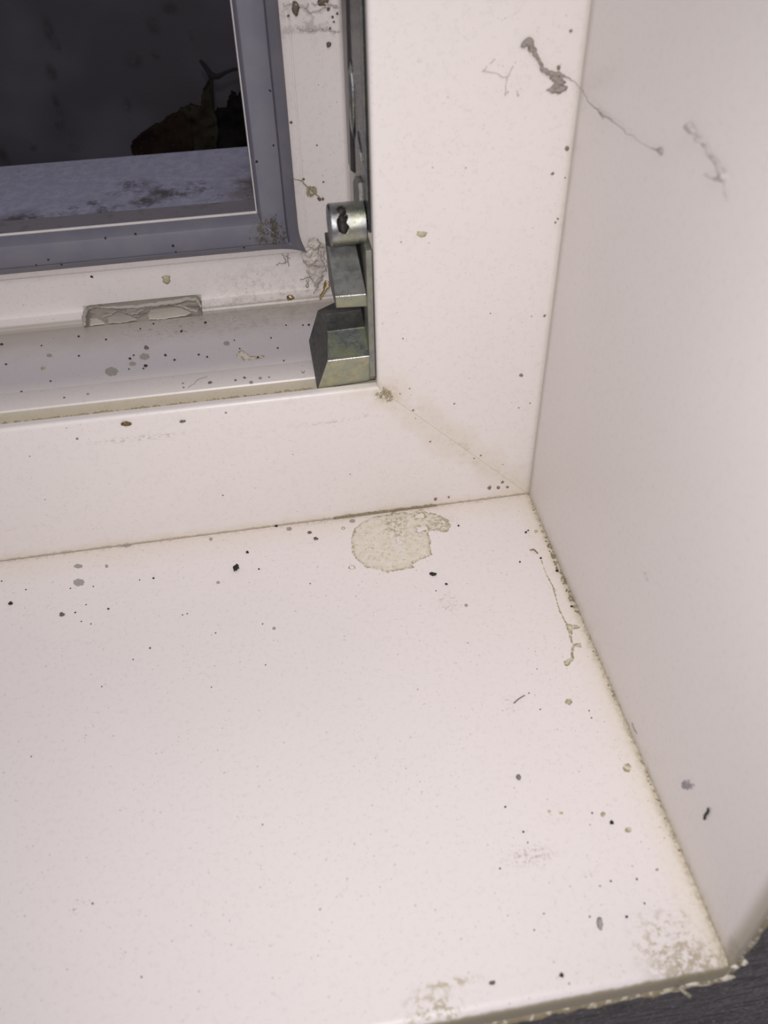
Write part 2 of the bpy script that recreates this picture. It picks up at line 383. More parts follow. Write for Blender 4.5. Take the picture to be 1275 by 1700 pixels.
# ---- window frame
root = bpy.data.objects.new('window_1', None); COL.objects.link(root)
tag(root, 'white plastic window frame corner with grey rubber seal', 'window', kind='structure')
arc = [(60 - 1.5 + 1.5 * math.sin(a), 1.5 - 1.5 * math.cos(a)) for a in [math.pi / 2 * k / 6 for k in range(7)]]
P = [(-4, 0)] + arc + [(60, 3.3), (59.5, 3.8), (55.0, 3.9), (55.0, 9.8), (59.7, 9.9), (60.2, 10.3), (60.3, 10.9), (60.0, 20.8), (59.7, 21.5), (59.4, 21.6), (59.35, 22.3),
    (57.6, 45), (56, 68.3), (57.2, 68.35), (57.9, 68.8), (58.15, 69.6), (58.2, 73.5), (58.4, 75.2), (59.0, 75.9), (60, 76), (75.0, 75.05), (75.15, 75.7), (75.5, 75.7), (75.65, 75.0),
    (79.6, 74.7), (93.2, 73.2), (93.75, 73.0), (93.95, 73.4), (93.95, 74.2), (92.0, 75.0), (92.0, 84), (-4, 84)]
G = .05
def leg(prof, side, far, gap=G, n=1):
    k = len(prof); vs_ = []
    for (u, y) in prof: vs_.append((far, y, u) if not side else (-u, y, far))
    for (u, y) in prof: vs_.append((-u - gap, y, u) if not side else (-u, y, u + gap))
    fs = [(j, (j + 1) % k, k + (j + 1) % k, k + j) for j in range(k)] + [tuple(range(k)), tuple(range(k, 2 * k))[::-1]]
    return vs_, fs
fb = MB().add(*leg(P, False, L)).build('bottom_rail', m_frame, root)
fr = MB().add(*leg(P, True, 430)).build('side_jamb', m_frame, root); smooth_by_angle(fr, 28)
# drainage slot cut
xa = hy((140, 520), 75)[0]; xb = hy((336, 505), 75)[0]
bm = bmesh.new(); pts = []; z0, z1, r = 53.5, 60.6, 3.2
for cx, cz, a0 in ((xb - r, z1 - r, 0), (xa + r, z1 - r, 90), (xa + r, z0 + r, 180), (xb - r, z0 + r, 270)):
    for k in range(7):
        a = math.radians(a0 + 90 * k / 6); pts.append((cx + r * math.cos(a), cz + r * math.sin(a)))
mb = MB(); k = len(pts); mb.add([(x, 62.0 if False else 67.2, z) for x, z in pts] + [(x, 81.5, z) for x, z in pts],
    [(j, (j + 1) % k, k + (j + 1) % k, k + j) for j in range(k)] + [tuple(range(k))[::-1], tuple(range(k, 2 * k))])
bm.free(); cut = mb.build('cutter', None)
md = fb.modifiers.new('slot', 'BOOLEAN'); md.object = cut; md.operation = 'DIFFERENCE'; md.solver = 'EXACT'
dg = bpy.context.evaluated_depsgraph_get(); me = bpy.data.meshes.new_from_object(fb.evaluated_get(dg))
fb.modifiers.clear(); fb.data = me; bpy.data.objects.remove(cut, do_unlink=True); smooth_by_angle(fb, 28)
slot_x = (xa, xb)
# rubber seal
t = NT('grey_rubber_seal'); c = t.mix(t.math('MULTIPLY', t.ramp(t.noise(.08, 3), .4, .65), .5), (.175, .172, .215, 1), (.215, .21, .235, 1))
c = t.mix(t.math('MULTIPLY', t.specks(3.0, .28, .25, 4), .8), c, (.03, .025, .025, 1)); c = t.mix(t.math('MULTIPLY', t.specks(6, .3, .12, 6), .6), c, (.5, .47, .45, 1))
gc = GASK.hit((447, 386)); c = t.mix(t.math('MULTIPLY', t.ball(gc, 9, (1, 1, 1)), grit(t, .46, .9, .1)), c, (.10, .085, .055, 1))
t.bump(t.noise(1.5, 3), .25, .0002); m_gask = t.done(c, .55)
def seal(side, far):
    base = [(78.9, 74.6, 1), (78.7, 73.2, 1), (78.95, 72.1, 1), (80.4, 70.4, .6), (82.5, 68.4, .3), (82.85, 68.7, .3), (83.1, 69.3, .2), (83.35, 68.6, .2), (83.6, 67.6, .2), (84.4, 67.2, 0), (91.4, 66.3, 0), (92.1, 66.5, 0), (92.5, 67.2, 0), (93.3, 72.0, 0), (93.5, 72.9, 0), (92.0, 73.6, 0), (85, 74.2, 0)]
    st = [0, .8, 2, 3.5, 5, 7, 10, 14, 20, 60, 120]; k = len(base); vs_ = []; fs = []
    for s_ in st + ['end']:
        for (u, y, fl) in base:
            s0 = 20 if s_ == 'end' else s_
            wig = .18 * noise.noise(Vector((s0 * .09, u * .1, 5 if side else 1))) * (fl > .5)
            uu = u - 2.6 * math.exp(-s0 / 3.0) * fl + wig; yy = y
            pos = (-uu - s_ if not side else uu + s_) if s_ != 'end' else far
            vs_.append((pos, yy, uu) if not side else (-uu, yy, pos))
    n = len(st)
    for i in range(n):
        for j in range(k): fs.append((i * k + j, i * k + (j + 1) % k, (i + 1) * k + (j + 1) % k, (i + 1) * k + j))
    fs.append(tuple(range(k))); fs.append(tuple(n * k + j for j in range(k)))
    o = MB().add(vs_, fs).build('rubber_seal', m_gask, root); smooth_by_angle(o, 40); return o
seal(False, L); seal(True, 430)
# mitred weld ridge of the seal
mb = MB(); mb.tube([(-83.5, 68.0, 83.5), (-86, 66.9, 86), (-89, 66.5, 89), (-91.5, 66.3, 91.5)], [.25, .55, .55, .4], 8)
o = mb.build('seal_weld', m_gask, root, True)
# grey outer part of the frame
m_outer = m_simple('dusty_grey_outer_plastic', (.17, .16, .18, 1), .7, (.11, .10, .10, 1), .6, .5, .52)
for side in (False, True):
    Q = [(88, 74.25), (93.97, 74.25), (94.0, 74.6), (94.0, 84.5), (60, 84.5), (60, 84.02), (91.99, 84.02), (91.99, 75.1), (88, 75.1)]
    MB().add(*leg(Q, side, 430 if side else L, 0)).build('outer_cladding', m_outer, root)

# ---- outside
out = [hz((155, 338), OUT_Z), hz((172, 350), OUT_Z), hz((212, 312), OUT_Z), hz((240, 333), OUT_Z), hz((255, 346), OUT_Z), hz((285, 318), OUT_Z), hz((320, 308), OUT_Z), hz((345, 320), OUT_Z), hz((35, 367), OUT_Z), hz((120, 348), OUT_Z)]
t = NT('weathered_grey_outer_sill'); c = t.mix(t.ramp(t.noise(.25, 5, .7), .38, .65), (.29, .285, .39, 1), (.36, .355, .47, 1))
masks = [t.ball(p, 8 + 3 * (i % 3), (1.3, 1, 1)) for i, p in enumerate(out)]
mk = t.math('MULTIPLY', t.mx(*masks), grit(t, .45, .12, .14)); c = t.mix(t.math('MULTIPLY', mk, .85), c, (.05, .04, .035, 1))
rc = hz((425, 310), OUT_Z); mk = t.math('MULTIPLY', t.ball(rc, 34, (.6, 1.1, 1)), grit(t, .28, .10, .30)); c = t.mix(mk, c, (.12, .10, .09, 1))
c = t.mix(t.math('MULTIPLY', grit(t, .60, .16, .08, 4), .6), c, (.10, .09, .10, 1))
t.bump(t.noise(.6, 4), .3, .0006); m_os = t.done(c, .8)
bl = hz((0, 279), OUT_Z); br = hz((412, 241), OUT_Z); yb = (bl[1] + br[1]) / 2
mb = MB(); prism(mb, [(84.6, OUT_Z), (yb, OUT_Z), (yb, 56), (yb + 32, 56), (yb + 32, 50), (84.6, 50)], L, 60)
o = mb.build('trim_2', m_os, bevel=0); tag(o, 'blue-grey stained outer sill beyond the frame', 'windowsill', kind='structure')
t = NT('dark_outer_panel'); c = t.mix(t.ramp(t.noise(.02, 2), .35, .65), (.030, .027, .034, 1), (.056, .053, .066, 1))
sp = [(82, 55, 9, .5, 1.3), (93, 75, 7, .5, 1.2), (85, 122, 8, .6, 1), (97, 185, 10, .35, 1.6), (95, 205, 7, .3, 1), (50, 243, 6, 1, 1), (222, 102, 9, .8, .8), (255, 45, 8, .7, 1.2), (282, 14, 7, 1, .7), (212, 180, 8, .5, 1.2), (5, 262, 9, .6, 1.3), (125, 245, 7, 1, .6), (260, 90, 6, .7, .9), (318, 60, 5, .6, .9)]
yw = yb + 31.5; masks = []
for (a, b, r, ex, ez) in sp: masks.append(t.ball(hy((a, b), yw), r * .8, (ex, 1, ez)))
c = t.mix(t.math('MULTIPLY', t.math('MULTIPLY', t.mx(*masks), t.ramp(t.noise(.12, 4, .6), .36, .6)), .8), c, (.010, .008, .008, 1))
t.bump(t.noise(.5, 3), .2, .0005); m_bk = t.done(c, .7)
mb = MB().box((L - 120, yw, 20), (90, yw + 6, 520)); o = mb.build('wall_back', m_bk); tag(o, 'dark stained panel standing outside behind the window opening', 'wall', kind='structure')

# ------------------------------------------------------------------ leaves and twig outside
def m_leaf(name, a, b, c3):
    t = NT(name); c = t.mix(t.ramp(t.noise(.10, 4), .4, .6), a, b); c = t.mix(t.ramp(t.noise(.3, 4, .6), .55, .68), c, c3)
    t.bump(t.noise(.2, 3), .3, .001); return t.done(c, .95, 0.0, .12)
def leaf(name, px, y, mat, amp, seed, tilt=.25):
    pl = Plane((0, y, 60), (0, -1, tilt))
    return film(name, pl, px, mat, .3, .5, 1.2, .15, seed=seed, rim=.1, relief=lambda a, b, d: amp * noise.noise(Vector((a * .06, b * .06, seed))) + .4 * amp * noise.noise(Vector((a * .2, b * .2, seed))))
def solid(o, th):
    bm = bmesh.new(); bm.from_mesh(o.data); g = bmesh.ops.solidify(bm, geom=list(bm.faces), thickness=th * S); bm.to_mesh(o.data); bm.free()
y0 = yb + 10
o = leaf('dry_leaf', [(216, 243), (222, 232), (235, 220), (250, 207), (270, 196), (285, 187), (302, 182), (312, 190), (318, 215), (322, 262), (222, 268), (220, 252)], y0 - 2, m_leaf('dark_brown_leaf', (.007, .0035, .0025, 1), (.011, .006, .004, 1), (.020, .011, .008, 1)), 4, 1)
solid(o, .4); tag(o, 'dark red-brown dead leaf with pale tip behind outer sill', 'leaf')
o = leaf('dry_leaf', [(286, 190), (300, 178), (318, 172), (332, 173), (337, 155), (342, 138), (347, 133), (352, 146), (356, 175), (361, 215), (362, 262), (300, 266), (290, 225)], y0 + 4, m_leaf('olive_leaf', (.013, .011, .006, 1), (.020, .017, .012, 1), (.008, .006, .004, 1)), 5, 2)
solid(o, .4); tag(o, 'olive-brown dead leaf with tall pointed lobe behind outer sill', 'leaf')
o = leaf('dry_leaf', [(352, 195), (358, 174), (368, 176), (376, 178), (379, 158), (384, 148), (391, 150), (394, 158), (398, 148), (404, 143), (420, 142), (440, 150), (445, 255), (352, 262)], y0 + 7, m_leaf('black_leaf', (.003, .002, .002, 1), (.006, .005, .005, 1), (.006, .005, .006, 1)), 6, 3)
solid(o, .4); tag(o, 'black curled dead leaf beside the seal behind outer sill', 'leaf')
mb = MB(); yt = y0 + 14
mb.tube([hy(q, yt) for q in [(332, 100), (339, 108), (346, 118), (350, 126), (362, 127), (375, 120), (388, 115), (405, 114), (430, 120)]], [.8, 1.2, 1.3, 2.0, 1.3, .8, .8, .7, .6], 7)
mb.tube([hy(q, yt) for q in [(350, 124), (351, 140), (352, 175), (354, 260)]], [1.2, .9, .9, .9], 7)
o = mb.build('twig', m_simple('dark_twig_bark', (.005, .004, .004, 1), .95), None, True); tag(o, 'thin dark forked twig rising behind the dead leaves', 'twig')

# ------------------------------------------------------------------ metal corner bearing on the jamb
def m_zinc(name, a, b, ye, yk, rough, bump=.35, metal=.85):
    t = NT(name); c = t.mix(t.ramp(t.noise(.35, 5, .65), .35, .65), a, b); c = t.mix(t.math('MULTIPLY', t.ramp(t.noise(.12, 3, .5, t.scalevec((1, 1, 1), (3, 8, 1))), .42, .62), yk), c, ye)
    c = t.mix(t.math('MULTIPLY', grit(t, .62, 2.5, .05), .7), c, (.05, .05, .045, 1)); t.bump(t.noise(3.0, 4, .7), bump, .0003)
    return t.done(c, t.math('ADD', rough, t.math('MULTIPLY', t.noise(1.5, 3), .2)), metal)
m_zn = m_zinc('zinc_casting', (.20, .205, .20, 1), (.32, .32, .30, 1), (.34, .34, .24, 1), .5, .36, .5, .7)
m_zy = m_zinc('yellow_passivated_zinc', (.34, .335, .24, 1), (.45, .43, .28, 1), (.34, .38, .31, 1), .5, .40, .45, .6)
m_rail = m_zinc('dark_steel_rail', (.055, .06, .065, 1), (.09, .095, .10, 1), (.10, .09, .085, 1), .4, .16, .12)
m_barrel = m_zinc('bright_zinc_barrel', (.26, .27, .28, 1), (.42, .43, .44, 1), (.40, .41, .24, 1), .5, .14, .35, .95)
hb = bpy.data.objects.new('corner_bearing', None); COL.objects.link(hb); hb.location = (-.060, .010, .060)
tag(hb, 'zinc-plated metal corner bearing screwed to the white window jamb', 'window hardware')
def part(name, mb, mat, parent=hb, smooth=False, **k):
    o = mb.build(name, mat, None, smooth, **k)
    o.parent = parent
    o.matrix_parent_inverse = Matrix.Translation(-Vector(hb.location)) if parent is hb else Matrix()
    return o
# back plate with chamfered lower corner
PP = [(1.9, 63.6), (4.0, 60.6), (27, 60.6), (27, 122), (22, 126), (14, 127), (10.5, 112), (1.9, 110.5)]
mb = MB(); k = len(PP); mb.add([(-62.3, y, z) for y, z in PP] + [(-60.35, y, z) for y, z in PP], [tuple(range(k)), tuple(range(k, 2 * k))[::-1]] + [(j, k + j, k + (j + 1) % k, (j + 1) % k) for j in range(k)])
part('back_plate', mb, m_zn, bevel=.18)
mb = MB().box((-61.1, 3.0, 116), (-60.35, 27, 430)); rl = part('rail', mb, m_rail, bevel=.15)
mb = MB(); mb.box((-61.25, 3.05, 126), (-60.5, 5.2, 430)); e = part('rail_edge', mb, m_zn, bevel=.1)
m_fl = m_zinc('brown_tinged_steel', (.12, .115, .11, 1), (.18, .17, .165, 1), (.20, .17, .15, 1), .4, .22, .15)
mb = MB(); prof_ = [(27.1, 60.35), (27.1, 61.0), (30, 61.7), (42, 61.7), (43.2, 61.2), (43.2, 60.35)]; k = len(prof_); zz = [122, 150, 175, 205, 430]; tw = [.55, .75, 1, 1, 1]
vs_ = [(-u, 43.2 - (43.2 - y) * w_, z) for z, w_ in zip(zz, tw) for y, u in prof_]
mb.add(vs_, [(i * k + j, i * k + (j + 1) % k, (i + 1) * k + (j + 1) % k, (i + 1) * k + j) for i in range(4) for j in range(k)] + [tuple(range(k)), tuple(4 * k + j for j in range(k))[::-1]])
part('rail_flange', mb, m_fl)
mb = MB(); mb.tube([(-61.2, 18.5, 141), (-61.35, 15, 137), (-61.2, 11, 134)], [.12, .35, .1], 6); part('highlight_sliver', mb, m_barrel, smooth=True)  # bright sliver added as a highlight on the rail
mb = MB().blob((-61.2, 29, 146), (.9, 3.2, 11.0), .15, 4, None, 12, 8); part('highlight_dimple', mb, m_barrel, smooth=True)  # bright zinc ellipsoid standing for a leaf-shaped highlight
# barrel lying across, with a two-hole slot
def cyl(mb, x0, x1, cy, cz, r, n=40, ch=.5):
    st = [(x0, r - ch), (x0 + ch, r), (x1, r)]; b = []
    for (x, rr_) in st: b += [(x, cy + rr_ * math.cos(2 * math.pi * k / n), cz + rr_ * math.sin(2 * math.pi * k / n)) for k in range(n)]
    fs = [tuple(range(n)), tuple(2 * n + k for k in range(n))[::-1]]
    for i in range(2):
        for k in range(n): fs.append((i * n + k, i * n + (k + 1) % n, (i + 1) * n + (k + 1) % n, (i + 1) * n + k))
    return mb.add(b, fs)
br_y, br_z, br_r = 10.0, 116.2, 6.5
bar = cyl(MB(), -72.6, -61.5, br_y, br_z, br_r).build('barrel', m_barrel)
n_ = Vector((0, -.71, .71)); up = Vector((0, .71, .71)); cen = Vector((-68.6, br_y, br_z))
cm = MB()
for (dx, du, r_) in ((0, 2.3, 1.45), (0.3, .8, 1.0), (0.2, -.5, 1.5), (-.5, -1.5, 1.6), (-1.0 + .6, -2.8, 1.75), (.2, -3.4, 1.6)):
    c0 = cen + Vector((dx, 0, 0)) + up * du; ring = 14
    vv = [tuple(c0 + n_ * h + (Vector((1, 0, 0)) * math.cos(2 * math.pi * k / ring) + up * math.sin(2 * math.pi * k / ring)) * r_) for h in (3.4, 9) for k in range(ring)]
    cm.add(vv, [tuple(range(ring))[::-1], tuple(range(ring, 2 * ring))] + [(k, (k + 1) % ring, ring + (k + 1) % ring, ring + k) for k in range(ring)])
cut = cm.build('cutter', None)
md = bar.modifiers.new('hole', 'BOOLEAN'); md.object = cut; md.operation = 'DIFFERENCE'; md.solver = 'EXACT'; md.use_self = True
dg = bpy.context.evaluated_depsgraph_get(); me = bpy.data.meshes.new_from_object(bar.evaluated_get(dg)); bar.modifiers.clear(); bar.data = me
bpy.data.objects.remove(cut, do_unlink=True); smooth_by_angle(bar, 30); bar.parent = hb; bar.matrix_parent_inverse = Matrix.Translation(-Vector(hb.location))
mb = MB(); mb.blob(cen + up * 2.2 + n_ * 4.7, (1.35, 1.4, .9), .25, 1, (Vector((1, 0, 0)), up, n_)); mb.blob(cen + up * -2.2 + n_ * 4.1, (1.7, 2.2, 1.1), .3, 2, (Vector((1, 0, 0)), up, n_))
mb.blob(cen + up * -.2 + n_ * 4.4, (1.2, 2.0, .9), .3, 5, (Vector((1, 0, 0)), up, n_))  # dark lumps filling the barrel holes
o = mb.build('slot_fill', m_simple('dark_brown_fill', (.022, .018, .016, 1), .65, (.06, .05, .04, 1), .5, 2), None, True); o.parent = bar; o.matrix_parent_inverse = Matrix.Translation(-Vector(hb.location)); o.matrix_parent_inverse = Matrix()
# upper block: sloping face, sharp lower ridge, yellow face below
V = [(-73.4, 12.5, 108.2), (-63.9, 12.5, 107.4), (-72.6, 3.0, 95.0), (-62.3, 3.0, 94.8), (-72.4, 4.4, 90.2), (-61.6, 4.0, 89.8), (-74.2, 14, 108), (-73.6, 7.5, 92.5), (-73.3, 8, 89.6)]
mb = MB(); mb.add([V[0], V[1], V[3], V[2], V[4], V[5], (-73.0, 22, 108.2), (-61.5, 22, 108.2), (-72.6, 22, 90.0), (-61.5, 22, 89.8), (-62.0, 21, 108.0), (-61.8, 4.4, 94.6)],
    [(0, 3, 2, 1), (3, 4, 5, 2), (0, 1, 7, 6), (0, 6, 8, 4, 3), (4, 8, 9, 5), (6, 7, 9, 8), (1, 2, 11, 10), (1, 10, 7), (2, 5, 11), (5, 9, 7, 10, 11)])
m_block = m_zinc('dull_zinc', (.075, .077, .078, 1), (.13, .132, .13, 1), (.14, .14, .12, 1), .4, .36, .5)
ub = part('stop_block', mb, m_block, bevel=.28, seg=3)
# big wedge block
A = (-77.6, 18, 82.0); B = (-81.0, 26, 65.6); Cc = (-80.8, 3.9, 59.2); BRp = (-63.0, 3.9, 60.4); R2 = (-60.6, 3.4, 62.4)
D = (-76.8, 2.0, 71.6); Dr = (-61.4, 2.0, 71.8); Ep = (-75.3, 11.5, 77.3); Er = (-62.0, 11.5, 77.6); Fp = (-75.8, 9.6, 85.2); Fr = (-63.2, 9.8, 85.6); Ar = (-61.5, 24, 85.0); Br = (-61.0, 26, 61.0); Bb = (-80.6, 25, 60.8)
vl = [A, B, Cc, BRp, R2, D, Dr, Ep, Er, Fp, Fr, Ar, Br, Bb]
fs = [(5, 6, 4, 3, 2), (7, 8, 6, 5), (9, 10, 8, 7), (0, 11, 10, 9), (0, 9, 7), (0, 7, 1), (1, 7, 5), (1, 5, 2), (1, 2, 13), (0, 1, 13, 12, 11), (2, 3, 12, 13), (3, 4, 12), (4, 6, 8, 10, 11, 12)]
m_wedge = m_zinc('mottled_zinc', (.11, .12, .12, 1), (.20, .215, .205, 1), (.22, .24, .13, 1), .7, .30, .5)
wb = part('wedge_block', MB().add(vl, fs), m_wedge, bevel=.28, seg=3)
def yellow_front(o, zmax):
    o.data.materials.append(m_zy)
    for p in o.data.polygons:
        if p.normal.y < -.6 and p.center.z < zmax * S and abs(p.normal.x) < .5: p.material_index = 1  # front faces: yellow passivation, with their flash-lit brightness put into the colour
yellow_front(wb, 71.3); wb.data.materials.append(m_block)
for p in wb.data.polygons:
    if p.normal.x < -.55 or p.center.z > 78.2 * S: p.material_index = 2  # left side and top in a darker zinc, shade put into the colour
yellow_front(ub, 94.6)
def ridge_highlight(A_, B_, r_, owner, seed):  # bright tube laid along a ridge as its highlight
    mb = MB(); pts = []; rr = []
    for i in range(41):
        f = i / 40; pts.append(Vector(A_).lerp(Vector(B_), f) + Vector((0, 0, .05 * noise.noise(Vector((f * 20, seed, 1)))))); rr.append(r_ * (.75 + .6 * noise.noise(Vector((f * 26, seed, 5)))))
    mb.tube(pts, rr, 10); o = mb.build('edge_highlight', m_edge, None, True); o.parent = owner; return o
m_edge = m_zinc('bright_highlight_zinc', (.8, .8, .8, 1), (.9, .9, .9, 1), (.85, .84, .8, 1), .2, .22, .3, 1.0)
ridge_highlight((-76.7, 2.25, 71.6), (-61.8, 2.25, 71.8), .38, wb, 1); ridge_highlight((-72.5, 3.25, 95.0), (-62.5, 3.2, 94.8), .34, ub, 2)
# children of parts live in the same millimetre frame: their parents sit at the origin of the rooted offset
# ------------------------------------------------------------------ dirt: dried films
t = NT('dried_glue_residue'); at = t.n('ShaderNodeAttribute'); at.attribute_name = 'crust'
c = t.mix(t.ramp(t.noise(.35, 4), .35, .65), (.69, .64, .53, 1), (.75, .705, .63, 1))
c = t.mix(t.math('MULTIPLY', t.ramp(at.outputs['Fac'], .05, .6), t.ramp(t.noise(.8, 3), .35, .6)), c, (.33, .275, .16, 1))
c = t.mix(t.math('MULTIPLY', t.ball(SILL.hit((662, 900)), 4.5, (.7, 2, 1)), .9), c, (.76, .72, .68, 1)); c = t.mix(t.math('MULTIPLY', grit(t, .55, 1.6, .08), .7), c, (.36, .31, .20, 1))
c = t.mix(t.math('MULTIPLY', t.math('MULTIPLY', t.ball(SILL.hit((655, 862)), 13, (.6, 1.6, 1)), grit(t, .48, 1.2, .1)), .8), c, (.33, .28, .18, 1)); c = t.mix(t.math('MULTIPLY', t.math('MULTIPLY', t.ball(SILL.hit((735, 868)), 8, (1, 1, 1)), grit(t, .45, 1.4, .12)), .85), c, (.33, .28, .18, 1)); c = t.mix(t.specks(1.6, .22, .35, 8), c, (.22, .18, .12, 1))
t.bump(t.noise(1.0, 4), .4, .0003); m_res = t.done(c, .38)
def Z2(q): return (540 + q[0] / 4.904, 780 + q[1] / 4.904)
o = film('glue_residue', SILL, [Z2(q) for q in [(200, 560), (235, 475), (300, 420), (380, 385), (450, 368), (530, 358), (560, 330), (590, 345), (640, 338), (700, 352), (760, 322), (790, 312), (830, 340), (900, 355), (960, 380), (1010, 410), (1025, 460), (1000, 500), (960, 515), (900, 497), (835, 500), (855, 540), (865, 600), (858, 650), (872, 695), (800, 730), (715, 765), (740, 800), (620, 820), (480, 845), (430, 815), (340, 805), (270, 750), (210, 680)]],
    m_res, .12, .22, .65, .9, holes=[[Z2(q) for q in [(735, 375), (790, 355), (800, 385), (745, 390)]], [Z2(q) for q in [(750, 470), (810, 460), (830, 485), (760, 505)]]], seed=1)
tag(o, 'large round yellowish crusty residue stain on sill near frame', 'residue')
def Z4(q): return (820 + q[0] / 3.865, 800 + q[1] / 3.865)
o = film('glue_residue', SILL, [Z4(q) for q in [(296, 500), (310, 500), (340, 590), (390, 680), (410, 770), (440, 850), (470, 905), (545, 920), (560, 935), (510, 955), (500, 1000), (515, 1035), (560, 1030), (568, 1065), (520, 1060), (510, 1100), (520, 1130), (485, 1180), (460, 1190), (440, 1155), (490, 1120), (495, 1040), (470, 960), (450, 900), (415, 830), (385, 720), (370, 670), (330, 595)]],
    m_res, .10, .14, .22, 1.6, seed=2)
tag(o, 'long thin yellow-brown trickle residue beside the reveal', 'residue')
def Z8(q): return (300 + q[0] / 3.643, 450 + q[1] / 3.643)
o = film('glue_residue', GUTTER, [Z8(q) for q in [(340, 500), (350, 480), (380, 478), (405, 500), (430, 515), (470, 510), (505, 508), (515, 520), (480, 532), (420, 540), (375, 545), (360, 525), (332, 522)]], m_res, .10, .2, .35, 1.2, seed=3)
tag(o, 'yellowish residue patch on the rebate floor left of bearing', 'residue')
m_amber = m_simple('amber_resin', (.20, .12, .025, 1), .22, (.06, .03, .008, 1), .7, .6, .5)
def Z6(q): return (400 + q[0] / 7.97, 330 + q[1] / 7.97)
st2 = leg_plane((58.9, 69.5), (66, 75.0))
o = film('amber_drip', st2, [Z6(q) for q in [(1090, 1120), (1110, 1080), (1150, 1080), (1180, 1110), (1180, 1160), (1140, 1210), (1100, 1280), (1060, 1340), (1035, 1330), (1040, 1270), (1080, 1220)]], m_amber, .35, .15, .3, 1.0, seed=4)
tag(o, 'amber-brown drip patch beside the metal stop block', 'residue')
o = film('amber_drip', st2, [Z6(q) for q in [(595, 1300), (615, 1275), (660, 1270), (710, 1290), (715, 1320), (670, 1345), (620, 1340)]], m_amber, .8, .15, .2, 1.0, seed=5)
tag(o, 'brown glossy oval blob on the bead of the frame step', 'residue')
def lens(name, plane, px, rx, ry, h, mat, rough=.25, seed=1, ang=0):
    """pebble / drop on a surface; radii in photograph pixels turned into mm"""
    c = plane.hit(px); k = np.linalg.norm(c - CAM) / F
    a = math.radians(ang); ax = R[0] * math.cos(a) - R[1] * math.sin(a); ay = R[0] * math.sin(a) + R[1] * math.cos(a)
    n = Vector(plane.n); U = Vector(ax); U = (U - n * U.dot(n)).normalized(); Vv = n.cross(U)
    fy = 1.0 / max(.35, abs(Vector(R[2]).dot(n))); 
    return MB().blob(Vector(c) + n * h * .45, (rx * k, ry * k * fy * .9, h), rough, seed, (U, Vv, n), 12, 7).build(name, mat, None, True)
m_black = m_simple('black_grit', (.018, .015, .014, 1), .7); m_dk = m_simple('dark_brown_grit', (.15, .12, .09, 1), .7, (.07, .055, .04, 1), .6, 2)
m_grey = m_simple('grey_dried_mud', (.36, .34, .31, 1), .7, (.26, .24, .21, 1), .7, 1.2); m_yel = m_simple('yellowish_crust', (.50, .45, .30, 1), .55, (.34, .29, .17, 1), .7, 1.5)
m_chip = m_simple('glossy_brown_chip', (.16, .10, .035, 1), .3, (.05, .03, .015, 1), .7, 1.0)
